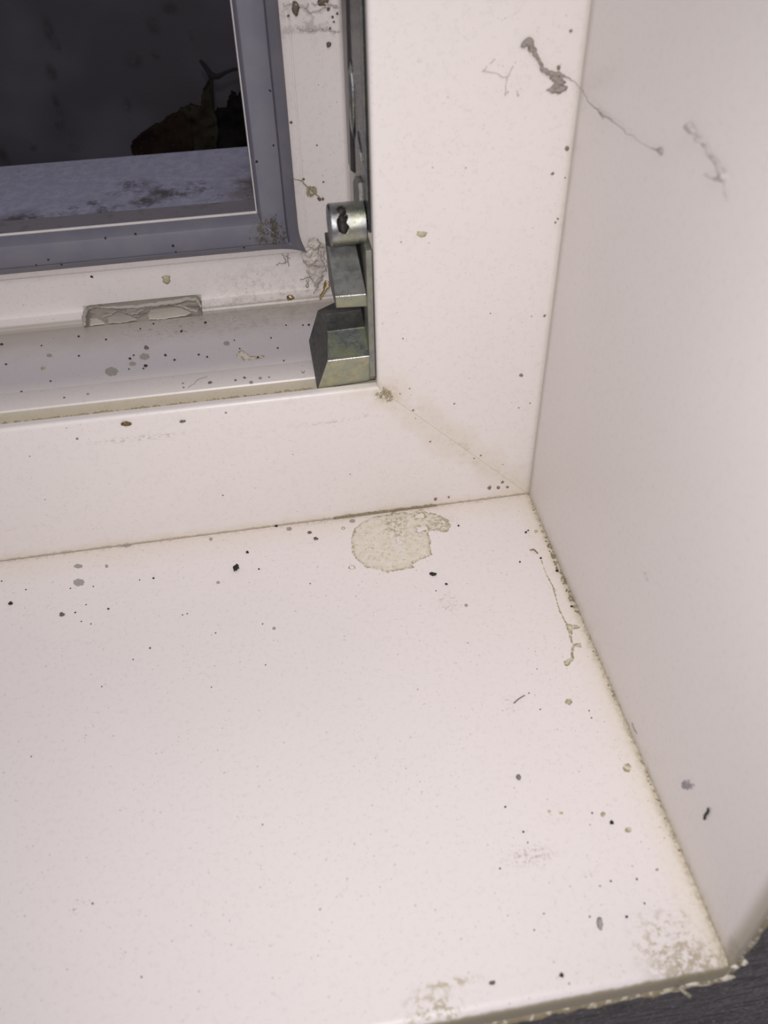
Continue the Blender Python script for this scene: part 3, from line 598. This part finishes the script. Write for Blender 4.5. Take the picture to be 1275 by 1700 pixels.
# individual, tell-apart crumbs
for (nm, pl, px, rx, ry, h, mt, an, lab, cat) in [
    ('grit_crumb', SILL, (392, 944), 4.5, 5, 1.0, m_black, 0, 'largest black triangular crumb on windowsill, left of residue stain', 'crumb'),
    ('grit_crumb', SILL, (719, 954), 6.0, 2.2, .7, m_black, 12, 'black crescent-shaped crumb just below the round residue stain', 'crumb'),
    ('grit_crumb', SILL, (741, 970), 2.4, 1.5, .4, m_black, 20, 'small black crumb right of the black crescent crumb', 'crumb'),
    ('grit_crumb', SILL, (103, 1021), 4.2, 2.6, .5, m_dk, 0, 'flat dark oval crumb at left side of windowsill', 'crumb'),
    ('grit_crumb', SILL, (18, 1002), 3.2, 2.2, .6, m_black, 15, 'black crumb at far left edge of windowsill', 'crumb'),
    ('grit_crumb', SILL, (1015, 1366), 2.6, 2.4, .6, m_black, 0, 'round black crumb between two yellow ringed spots near reveal', 'crumb'),
    ('grit_crumb', SILL, (932, 1620), 3.0, 2.0, .6, m_black, 0, 'black crumb near the front nose of windowsill', 'crumb'),
    ('grit_crumb', SILL, (861, 1291), 3.4, 3.4, .6, m_simple('blue_grey_grit', (.20, .19, .20, 1)), 0, 'round blue-grey crumb in the middle of windowsill', 'crumb'),
    ('grit_crumb', SILL, (996, 1534), 4.0, 6.5, .5, m_grey, 10, 'grey oval flake in front right part of windowsill', 'crumb'),
    ('grit_crumb', SILL, (817, 1632), 4.6, 2.0, .4, m_dk, -12, 'brown streak-like crumb near front nose of windowsill', 'crumb'),
    ('grit_crumb', SILL, (524, 895), 3.4, 2.4, .6, m_dk, 0, 'dark brown crumb left of the round residue stain', 'crumb'),
    ('brown_chip', FRONT, (209, 703), 8.5, 3.8, .6, m_chip, 10, 'glossy brown chip stuck on bottom rail of frame', 'chip'),
    ('brown_chip', FRONT, (303, 699), 4.6, 1.9, .5, m_dk, 0, 'small dark chip stuck on bottom rail right of brown chip', 'chip'),
    ('brown_chip', FRONT, (700, 388), 8, 3.4, .3, m_yel, 15, 'pale yellow chip on front face of the white side jamb', 'chip'),
    ('grit_crumb', STEP_SIDE, (490, 13), 5.5, 7, .8, m_dk, 0, 'dark brown crumb near top of the recessed jamb face', 'crumb'),
    ('grit_crumb', STEP_SIDE, (537, 2), 8, 4, .8, m_simple('brown_flake', (.16, .12, .09, 1)), -30, 'brown flake at the very top of recessed jamb face', 'crumb'),
    ('grit_crumb', STEP_SIDE, (545, 74), 3.2, 3.2, .7, m_dk, 0, 'lone round brown crumb on the recessed jamb face', 'crumb'),
    ('grit_crumb', STEP, (276, 463), 6.0, 5.0, .5, m_yel, 0, 'yellowish crumb on frame step above the drainage slot', 'crumb'),
    ('grit_crumb', GUTTER, (243, 578), 3.6, 2.8, .5, m_dk, 0, 'dark grey oval crumb above the dried drops on rebate floor', 'crumb'),
    ('grit_crumb', GUTTER, (242, 608), 3.0, 1.9, .5, m_black, 0, 'black oval crumb right of the dried drops on rebate floor', 'crumb')]:
    o = lens(nm, pl, px, rx, ry, h, mt, .35, len(lab), an); tag(o, lab, cat)
# dried ringed drops
m_ring = m_res
def drop(px, plane, rx, ry, mat, lab, group=None, th=.09, seed=1, hole=None):
    n = 18; po = [(px[0] + rx * math.cos(2 * math.pi * k / n) * (1 + .16 * math.sin(3.1 * k + seed)), px[1] + ry * math.sin(2 * math.pi * k / n) * (1 + .14 * math.cos(2.3 * k + seed))) for k in range(n)]
    hs = [[(px[0] + rx * hole * math.cos(2 * math.pi * k / 10), px[1] + ry * hole * math.sin(2 * math.pi * k / 10)) for k in range(10)]] if hole else ()
    o = film('dried_drop', plane, po, mat, th, .1, .12, 1.5, holes=hs, seed=seed); tag(o, lab, 'dried drop', group); return o
drop((131, 967), SILL, 10, 6.5, m_grey, 'larger of two grey mud spots at left of windowsill', seed=1)
drop((130, 940), SILL, 8, 4, m_grey, 'smaller grey mud spot close under the left frame joint', seed=2)
drop((208, 904), SILL, 11, 5, m_grey, 'grey-brown mud lump on the joint of frame and windowsill', seed=3)
drop((944, 1165), SILL, 7, 6, m_ring, 'greenish ringed dried drop highest of those near the reveal', seed=4)
drop((1041, 1275), SILL, 8, 8, m_ring, 'largest yellow ringed dried drop close to the reveal', seed=5)
drop((1043, 1378), SILL, 6.5, 5.5, m_ring, 'yellow ringed dried drop right of the black round crumb', seed=6)
drop((1001, 1352), SILL, 5, 4.5, m_ring, 'yellow dried drop left above the black round crumb', seed=7)
drop((584, 942), SILL, 6.5, 4, m_ring, 'thin open ring of dried drop lower left of residue stain', hole=.55, seed=8)
drop((570, 877), SILL, 3.4, 2.8, m_dk, 'tiny dark ring left of the round residue stain', hole=.45, seed=9)
drop((585, 865), SILL, 5.5, 3.4, m_grey, 'olive grey flake at upper left of round residue stain', seed=10)
drop((480, 878), SILL, 5.5, 3.6, m_grey, 'grey oval dried drop under frame joint, left of dark crumb', seed=11)
drop((514, 884), SILL, 4.5, 2.8, m_dk, 'olive-brown dried drop beside the dark brown crumb', seed=12)
drop((185, 617), GUTTER, 11, 7.5, m_grey, 'largest grey dried drop on rebate floor below slot', seed=13)
drop((220, 604), GUTTER, 6, 3.6, m_grey, 'oval grey dried drop between two bigger ones on rebate floor', seed=14)
drop((240, 592), GUTTER, 8.5, 5.5, m_grey, 'irregular grey dried drop right of oval one on rebate floor', seed=15)
drop((82, 590), GUTTER, 4.8, 2.8, m_grey, 'dark oval dried drop at left end of rebate floor', seed=16)
drop((72, 611), GUTTER, 4.5, 4.5, m_res, 'brownish ringed dried drop at left end of rebate floor', seed=17)
drop((376, 570), GUTTER, 5.5, 3.6, m_grey, 'grey dried drop above the yellowish patch on rebate floor', seed=18)
drop((503, 616), LIP, 4, 5, m_grey, 'grey-brown dried drop on rebate lip beside wedge block', seed=19)
for i, p in enumerate([(432, 628), (146, 654), (417, 635)]): drop(p, LIP, 3.8, 2.8, m_grey, 'small grey dried drop on the white rebate lip', 'small grey dried drops on the rebate lip', seed=20 + i)
for i, p in enumerate([(455, 1043), (362, 967), (350, 895), (177, 940), (912, 1347), (932, 1350), (890, 882), (774, 1005), (1091, 1444)]):
    drop(p, SILL, 3.6, 3.2, m_yel if i in (4, 5, 6) else m_grey, 'small pale dried drop on the windowsill', 'small pale dried drops on the windowsill', seed=30 + i)
# tiny specks: one mesh per kind, copied
def scatter(points, plane, mat, r0, lab, group, h=.35, cat='speck'):
    src = []
    for k in range(3):
        o = MB().blob((0, 0, .1), (.42, .33, h), .35, k + 5, None, 8, 5).build('dirt_speck', mat, None, True); src.append(o)
    for i, p in enumerate(points):
        rr_ = p[2] if len(p) > 2 else r0
        o = src[i] if i < 3 else src[i % 3].copy()
        if i >= 3: COL.objects.link(o)
        q = plane.hit(p[:2]); k = np.linalg.norm(q - CAM) / F * rr_ / .4
        o.location = Vector(q) * S; o.rotation_mode = 'QUATERNION'
        from mathutils import Quaternion
        o.rotation_quaternion = Vector(plane.n).to_track_quat('Z', 'Y') @ Quaternion((0, 0, 1), i * 1.7)
        o.scale = (k, k, k); tag(o, lab, cat, group)
scatter([(255, 960, 1.8), (232, 963), (3, 965), (43, 979), (117, 977), (155, 974), (125, 1017, 1.6), (135, 1032), (151, 1036), (180, 1011, 2), (143, 1004), (249, 1076, 1.6), (221, 1095), (430, 945, 1.6), (411, 917, 2.6), (436, 1036), (303, 1021), (311, 1019), (358, 1051), (441, 1104), (459, 874, 2.6), (351, 1141), (515, 969), (169, 1140), (52, 1256), (724, 981), (761, 873, 1.8)],
        SILL, m_black, 1.2, 'tiny black speck in the back left half of the windowsill', 'tiny black specks at back left of the windowsill')
scatter([(869, 1381, 1.8), (983, 1350, 1.6), (839, 1340, 1.8), (982, 1192), (978, 1180), (897, 1178), (830, 1442, 1.6), (1014, 1463, 1.6), (1057, 1460, 1.7), (996, 1471), (876, 1399), (1040, 1522, 2.2), (979, 1522, 1.5), (903, 1517), (154, 1500, 1.6), (235, 1622), (436, 1369), (898, 927, 2.0), (925, 948, 2.6), (873, 884, 2.2), (877, 881, 1.6), (863, 933, 1.7), (949, 1007, 2.2), (878, 1151), (887, 1544), (1070, 1500, 1.6)],
        SILL, m_black, 1.3, 'tiny dark speck in the front or right part of windowsill', 'tiny dark specks at front and right of the windowsill')
pts_f = [(128, 728, 2), (927, 112, 3.4), (947, 51, 2.4), (941, 246, 3.6), (917, 288, 2.6), (865, 622, 3.2), (904, 524, 2.4), (926, 363, 1.8), (922, 369, 1.8), (375, 685, 1.8), (680, 645), (686, 681, 1.8), (754, 670, 1.6), (714, 733, 1.6), (787, 761), (798, 756, 1.6), (745, 825, 2.0), (812, 809, 3.4), (827, 809, 3), (834, 800, 2.6), (842, 808, 2.4), (723, 828, 3), (370, 822, 1.4), (880, 669), (861, 677), (669, 562, 1.4), (938, 295)]
scatter(pts_f, FRONT, m_simple('soft_brown_grit', (.24, .20, .15, 1), .8, (.12, .09, .06, 1), .6, 2), 1.3, 'tiny brown speck stuck on the front face of the frame', 'tiny brown specks on the frame front')
scatter([(3, 572, 2.2), (176, 564, 1.8), (131, 559, 1.8), (69, 574), (131, 591, 1.6), (216, 596, 2.2), (222, 590, 1.6), (238, 612, 1.6), (214, 613), (10, 605, 1.8), (84, 633, 1.6), (70, 651, 2), (36, 651, 2), (301, 551, 1.7), (275, 590, 2.2), (330, 589, 1.8), (344, 593, 1.8), (290, 598, 2), (475, 540, 1.4), (503, 540, 1.5), (513, 540, 2), (461, 578, 1.8), (398, 579, 1.4), (428, 594, 2.2), (450, 561, 1.4), (389, 565), (471, 599, 1.4), (107, 661, 2), (302, 549), (233, 546), (341, 536, 2.2), (255, 538, 1.6)],
        GUTTER, m_black, 1.3, 'tiny black speck on the dusty rebate floor', 'tiny black specks on the rebate floor')
scatter([(349, 636, 3.2), (391, 632, 2.2), (304, 637, 1.6), (305, 644, 1.6), (107, 661, 1.8), (447, 627, 1.6), (146, 654, 1.5), (406, 628, 2.6)], LIP, m_dk, 1.4, 'tiny brown speck on the white rebate lip', 'tiny brown specks on the rebate lip')
scatter([(483, 203, 2.2), (568, 114, 2.6), (478, 26, 2), (552, 28, 2), (554, 36, 1.6), (560, 22, 2.4), (545, 15, 2.6), (530, 330, 3.2), (536, 330, 2.4), (504, 297, 2), (526, 241), (537, 302, 1.6), (548, 47, 1.8)], STEP_SIDE, m_dk, 1.4, 'tiny dark speck on the recessed face of the jamb', 'tiny dark specks on the recessed jamb face')
scatter([(287, 408, 2), (292, 418, 1.4), (405, 411, 1.6), (60, 440), (80, 431, 1.6), (102, 439, 1.6), (426, 268, 2.2), (448, 150, 1.8), (454, 241, 1.6), (152, 459, 2.2), (175, 395, 1.8), (225, 388, 1.8)], GASK, m_black, 1.2, 'tiny black speck on the grey rubber seal', 'tiny black specks on the rubber seal')
# grime ridge along the frame/sill joint
m_grime = m_simple('brown_joint_grime', (.26, .21, .13, 1), .8, (.45, .38, .26, 1), .7, 1.5)
mb = MB()
for i in range(150):
    f = i / 149; x = 555 + 165 * f; p = hz((x, 0), 0) if False else None
    X = SILL.hit((x, 853 - 22 * f))[0]; k = random.random()
    if noise.noise(Vector((f * 14, 2, 2))) > -.28: mb.blob((X, -.25, .2 + .5 * k), (.55 + .4 * k, .35, .3 + .35 * k), .3, i, None, 7, 5)
o = mb.build('joint_grime', m_grime, None, True); tag(o, 'brown crumbly dirt ridge along frame joint above the residue stain', 'dirt', kind='stuff')
mb = MB(); random.seed(4)
for i in range(260):
    f = random.random(); yv = -4 - 150 * f ** .9; a = math.exp(-((yv + 48) / 22) ** 2)
    if random.random() > .25 + .75 * a: continue
    r_ = random.uniform(.12, .3) + .3 * a * random.random(); mb.blob((-random.random() * (.7 + .9 * a), yv, r_ * .4), (r_, r_ * 1.2, r_ * .8), .3, i, None, 7, 5)
o = mb.build('joint_grime', m_grime, None, True); tag(o, 'brown crumbs of dirt along joint of windowsill and reveal', 'dirt', kind='stuff')
mb = MB(); random.seed(9)
for i in range(60):
    c = FRONT.hit((641 + random.gauss(0, 6.5), 654 + random.gauss(0, 4.5))); r_ = random.uniform(.25, .7); mb.blob((c[0], -.1, c[2]), (r_, .35, r_ * .8), .3, i, None, 7, 5)
o = mb.build('dirt_clump', m_simple('tan_dirt', (.44, .38, .26, 1), .8, (.14, .11, .07, 1), .7, 2.2, .48), None, True); tag(o, 'crusty tan dirt clump at inner corner of frame below wedge block', 'dirt')
mb = MB(); random.seed(5)
for i in range(150):
    d = random.gauss(0, 1.9); s_ = random.uniform(84, 92.5); c = (-(s_ + d), 66.6 if abs(d) > .2 else 66.2, s_ - d)
    if min(-c[0], c[2]) < 83.8: continue
    r_ = random.uniform(.12, .42); mb.blob(c, (r_, r_ * .8, r_), .3, i, None, 6, 4)
o = mb.build('seal_grime', m_simple('olive_grime', (.10, .085, .055, 1), .8, (.04, .03, .02, 1), .6, 2), None, True); tag(o, 'dark crumbly grime gathered on mitred corner of rubber seal', 'dirt', kind='stuff')
# dirt strip along foot of the groove
mb = MB(); random.seed(6)
for i in range(420):
    x = random.uniform(-300, -82); r_ = random.uniform(.15, .42) * (1 + .6 * (random.random() < .1)); mb.blob((x, 3.9 + random.random() * .5, 59.4 + random.random() * .35), (r_ * 1.3, r_, r_ * .8), .3, i % 17, None, 6, 4)
o = mb.build('groove_grime', m_simple('yellow_brown_grit', (.38, .31, .18, 1), .8, (.18, .14, .08, 1), .6, 2), None, True); tag(o, 'yellow-brown grit line along rear edge of bottom rail lip', 'dirt', kind='stuff')

# ------------------------------------------------------------------ cobwebs
m_web = m_simple('dusty_grey_cobweb', (.34, .30, .27, 1), .9, (.24, .20, .17, 1), .5, 2); m_webl = m_simple('pale_dusty_cobweb', (.52, .48, .45, 1), .9, (.42, .38, .34, 1), .6, 1.5)
def strand(mb, P3, r, fuzz=0, wob=.4, n=14, seed=0):
    pts = [Vector(p) for p in P3]; out = []; rr_ = []
    for i in range(len(pts) - 1):
        for k in range(n):
            f = k / n; q = pts[i].lerp(pts[i + 1], f); s_ = Vector((i * 3 + f * 3, seed, 1))
            q += Vector((noise.noise(s_), noise.noise(s_ + Vector((5, 5, 5))), noise.noise(s_ + Vector((9, 9, 9))))) * wob
            out.append(q); a = r[i] if hasattr(r, '__len__') else r; b = r[i + 1] if hasattr(r, '__len__') else r
            rr_.append((a + (b - a) * f) * (1 + .4 * noise.noise(s_ * 4)))
    out.append(pts[-1]); rr_.append(r[-1] if hasattr(r, '__len__') else r); mb.tube(out, rr_, 5)
mb = MB()
fp = lambda px, h=.4: Vector(FRONT.at(*FRONT.uv(px), h)); rp = lambda px, h=.4: Vector(REVEAL.at(*REVEAL.uv(px), h))
sp_ = lambda px, h=.3: Vector(SILL.at(*SILL.uv(px), h)); tp = lambda px, h=.4: Vector(STEP_SIDE.at(*STEP_SIDE.uv(px), h)); bp = lambda px, h=.4: Vector(STEP.at(*STEP.uv(px), h))
strand(mb, [fp((868, 74)), fp((876, 68)), fp((884, 82)), fp((894, 98)), fp((902, 117)), fp((918, 122)), fp((936, 125))], [.7, 1.1, .8, .45, .6, .7, .4], wob=.8, seed=1)
for i, q in enumerate([(924, 130), (929, 137), (924, 143), (917, 149), (932, 147), (927, 150), (921, 127)]): mb.blob(fp(q, .3), (1.3, .5, .9), .5, i)
strand(mb, [fp((936, 125)), fp((952, 134)), fp((963, 145), .8), rp((980, 165), 1.0), rp((998, 186), .6), rp((1030, 208), .6), rp((1060, 232), .6), rp((1082, 245), .5), rp((1100, 251), .3)], [.22, .10, .08, .09, .20, .10, .06, .06, .3], wob=.5, seed=2)
strand(mb, [rp((1000, 186)), rp((1003, 198))], [.2, .1], wob=.3, seed=3); mb.blob(rp((1098, 251), .2), (.6, 1.2, .8), .4, 3)
o = mb.build('cobweb', m_web, None, True); tag(o, 'dusty cobweb strand stretching from side jamb across to reveal panel', 'cobweb')
mb = MB(); strand(mb, [rp((1141, 212)), rp((1150, 212)), rp((1165, 232)), rp((1185, 262)), rp((1202, 284)), rp((1204, 294)), rp((1192, 297))], [.5, .8, .35, .4, .6, .9, .3], wob=.9, seed=5)
strand(mb, [rp((1204, 290)), rp((1205, 310)), rp((1208, 332))], [.35, .12, .3], wob=.5, seed=6); strand(mb, [rp((1203, 293)), rp((1188, 298)), rp((1170, 290))], [.4, .15, .08], wob=.5, seed=7)
o = mb.build('cobweb', m_simple('faint_grey_cobweb', (.46, .43, .42, 1), .9, (.40, .37, .36, 1), .5, 2), None, True); tag(o, 'faint grey cobweb hanging alone on the upper right reveal panel', 'cobweb')
mb = MB()
for i, (a, b) in enumerate([((800, 118), (822, 98)), ((802, 116), (842, 128)), ((842, 128), (856, 102)), ((842, 128), (838, 155)), ((838, 157), (845, 152)), ((858, 150), (860, 160))]): strand(mb, [fp(a, .15), fp(b, .15)], .11, wob=.6, seed=i)
o = mb.build('cobweb', m_webl, None, True); tag(o, 'very fine branching cobweb threads on upper side jamb front', 'cobweb')
mb = MB(); strand(mb, [tp((478, 283), 6), tp((490, 293), 3), tp((500, 299)), tp((510, 310)), tp((520, 318))], [.08, .12, .2, .3, .3], wob=.4, seed=1)
for i in range(9): a = i * .7; strand(mb, [tp((513 + 6 * math.cos(a), 316 + 8 * math.sin(a))), tp((520 + 6 * math.cos(a + 1), 316 + 7 * math.sin(a + 1))), tp((514 + 6 * math.cos(a + 2.2), 320 + 7 * math.sin(a + 2.2)))], .16, wob=.6, seed=i + 10)
strand(mb, [tp((520, 318)), tp((528, 325)), tp((533, 330))], [.3, .2, .2], seed=2)
o = mb.build('cobweb', m_simple('yellow_cobweb', (.34, .29, .17, 1), .8, (.20, .16, .09, 1), .6, 1.5), None, True); tag(o, 'yellowish tangled cobweb knot on recessed jamb face beside rubber seal', 'cobweb')
mb = MB(); strand(mb, [tp((470, 5)), tp((500, 10)), tp((530, 4)), tp((556, 10)), tp((572, 14))], [.2, .4, .2, .5, .3], wob=1.5, seed=4); strand(mb, [tp((492, 48)), tp((510, 50)), tp((535, 47)), tp((555, 53)), tp((573, 51))], [.1, .3, .2, .35, .3], wob=1.0, seed=8)
strand(mb, [tp((500, 8)), tp((515, 22)), tp((540, 12))], [.2, .3, .2], wob=1.2, seed=5)
o = mb.build('cobweb', m_webl, None, True); tag(o, 'grey cobweb strands crossing the top of the recessed jamb face', 'cobweb')
mb = MB()
for i, q in enumerate([[(458, 437), (470, 436), (476, 432)], [(468, 420), (473, 428), (474, 436)], [(478, 420), (477, 430), (480, 440)], [(474, 424), (481, 428)]]): strand(mb, [bp(p, .6) for p in q], .16, wob=.5, seed=i)
o = mb.build('cobweb', m_web, None, True); tag(o, 'small brown twisted fibre tuft just below rubber seal corner', 'cobweb')
# crumpled pale film where seal corner meets the metal
cr = Plane((0, 74.0, 80), (0, -1, .1))
t = NT('crumpled_pale_sealant'); at = t.n('ShaderNodeAttribute'); at.attribute_name = 'crust'
c = t.mix(t.ramp(t.noise(.35, 3), .4, .6), (.66, .61, .54, 1), (.50, .46, .44, 1)); c = t.mix(t.math('MULTIPLY', t.ramp(at.outputs['Fac'], .3, .95), .6), c, (.34, .30, .22, 1)); t.bump(t.noise(.7, 4), .6, .0006); m_cr = t.done(c, .5)
rl_ = lambda a, b, d: .9 * abs(noise.noise(Vector((a * .45, b * .45, 3)))) + .3 * noise.noise(Vector((a * 1.4, b * 1.4, 7)))
o = film('crumpled_film', cr, [Z6(q) for q in [(890, 520), (960, 500), (1010, 520), (1050, 580), (1100, 590), (1190, 640), (1130, 680), (1110, 760), (1140, 860), (1130, 960), (1070, 1000), (1030, 1120), (990, 1210), (960, 1130), (920, 1050), (870, 960), (930, 880), (870, 880), (820, 800), (780, 720), (830, 670), (885, 620)]], m_cr, .3, .22, .8, .5, seed=6, relief=rl_,
    holes=[[Z6(q) for q in [(1040, 640), (1090, 650), (1070, 740), (1020, 720)]]])
tag(o, 'crumpled pale film at rubber seal corner beside stop block', 'sealant')
mb = MB(); cp = lambda q, h=1.2: Vector(cr.at(*cr.uv(Z6(q)), h))
for i, q in enumerate([[(820, 800), (880, 880), (930, 860), (1000, 800)], [(890, 620), (980, 650), (1060, 620), (1190, 650)], [(930, 850), (1000, 880), (1090, 880)], [(780, 1060), (860, 1030), (910, 1020), (950, 1080)], [(870, 1050), (860, 1150), (880, 1155), (890, 1050)], [(1090, 1000), (1040, 1090), (960, 1240)], [(1060, 680), (1050, 760), (1100, 860), (1130, 950)], [(1000, 520), (1050, 580), (1010, 630)]]):
    strand(mb, [cp(p) for p in q], .17, wob=.5, seed=i)
o = mb.build('cobweb', m_web, None, True); tag(o, 'tangle of dark threads over the crumpled film by stop block', 'cobweb')
# lint in the drainage slot
def Z3(q): return (120 + q[0] / 5.3125, 470 + q[1] / 5.3125)
m_pale = m_simple('pale_grey_lint', (.56, .52, .46, 1), .8, (.46, .42, .37, 1), .5, .3)
sl = Plane((0, 0, 56.3), (0, 0, 1)); lp = lambda q, z=57.5: Vector(hz(Z3(q), z))
m_lint = m_simple('grey_slot_lint', (.44, .41, .37, 1), .9, (.36, .33, .29, 1), .5, .4)
mb = MB()
def arch(qs, r, z=58.2, seed=0): strand(mb, [lp(q, z) for q in qs], r, wob=.4, seed=seed)
arch([(110, 365), (105, 290), (130, 225), (200, 200), (285, 215)], [.7, .9, 1.1, 1.0, .5], 58.4, 1)
arch([(285, 215), (430, 215), (600, 205), (700, 190), (880, 170), (1030, 140), (1100, 150), (1135, 210)], [.5, .7, .8, .9, 1.0, .9, .8, .5], 59.4, 2)
arch([(880, 185), (960, 200), (1040, 235), (1100, 250), (1110, 225)], [.3, .5, .5, .5, .3], 57.6, 3)
arch([(260, 300), (330, 280), (400, 240), (470, 235)], .3, 57.2, 4); arch([(520, 280), (620, 240), (700, 200)], .35, 57.2, 5); arch([(430, 240), (500, 270), (560, 260)], .2, 57.2, 6)
o = mb.build('lint_wad', m_lint, None, True); tag(o, 'grey dusty lint arching across the drainage slot', 'lint')
for k, (qs, mt) in enumerate([([(150, 310), (210, 305), (270, 330), (300, 360), (200, 372), (150, 375)], m_pale), ([(300, 300), (400, 250), (520, 285), (580, 320), (470, 350), (310, 358)], m_lint), ([(660, 260), (720, 205), (850, 195), (980, 215), (1060, 260), (1000, 290), (800, 318), (665, 325)], m_pale)]):
    o = film('lint_flake', sl, [Z3(q) for q in qs], mt, .5, .3, .5, .5, seed=40 + k, rim=.1)
    tag(o, ['small pale flake at left end inside the drainage slot', 'brown-grey lint flake in middle of the drainage slot', 'large pale oval flake filling right half of drainage slot'][k], 'lint')
# fibres on the sill and reveal
def fibre(name, pts, r, mat, lab, seed=0): mb = MB(); strand(mb, pts, r, wob=.25, seed=seed); o = mb.build(name, mat, None, True); tag(o, lab, 'fibre')
fibre('fibre', [sp_((853, 1168)), sp_((862, 1160)), sp_((871, 1155))], .18, m_dk, 'short brown fibre in right half of windowsill', 1)
fibre('fibre', [sp_((880, 914)), sp_((886, 913)), sp_((893, 919))], .3, m_grime, 'short curved brown fibre at back right near reveal', 2)
fibre('fibre', [rp((1050, 1200), .15), rp((1053, 1210), .15), rp((1058, 1218), .15)], .16, m_web, 'thin grey fibre low on the reveal panel near windowsill', 3)
fibre('fibre', [rp((1071, 950), .15), rp((1076, 965), .15)], .22, m_webl, 'short pale fibre in middle of the reveal panel', 4)
fibre('fibre', [Vector(LIP.at(*LIP.uv((313, 645)), .3)), Vector(LIP.at(*LIP.uv((330, 632)), .6)), Vector(LIP.at(*LIP.uv((344, 626)), .3))], .09, m_web, 'fine hair lying across the white rebate lip', 5)
fibre('fibre', [rp((1178, 1342), .25), rp((1176, 1349), .3), rp((1172, 1353), .3), rp((1171, 1360), .25)], .33, m_black, 'thick black curved fibre on lower right reveal panel', 6)
mb = MB(); random.seed(12)
for i in range(14): a = random.random() * 6; strand(mb, [rp((1143, 1303), .2), rp((1143 + 10 * math.cos(a), 1303 + 8 * math.sin(a)), .2)], .22, wob=.4, seed=i, n=6)
o = mb.build('fluff', m_simple('grey_fluff', (.36, .34, .36, 1), .9), None, True); tag(o, 'small tuft of grey fluff low on the reveal panel', 'fluff')
mb = MB(); strand(mb, [hy((1128, 1640), -184), hy((1137, 1648), -185), hy((1146, 1653), -185)], .5, wob=.3, seed=2)
o = mb.build('fibre', m_simple('pale_bristle', (.4, .36, .28, 1), .7), None, True); tag(o, 'pale bristle sticking out below front nose of windowsill', 'fibre')
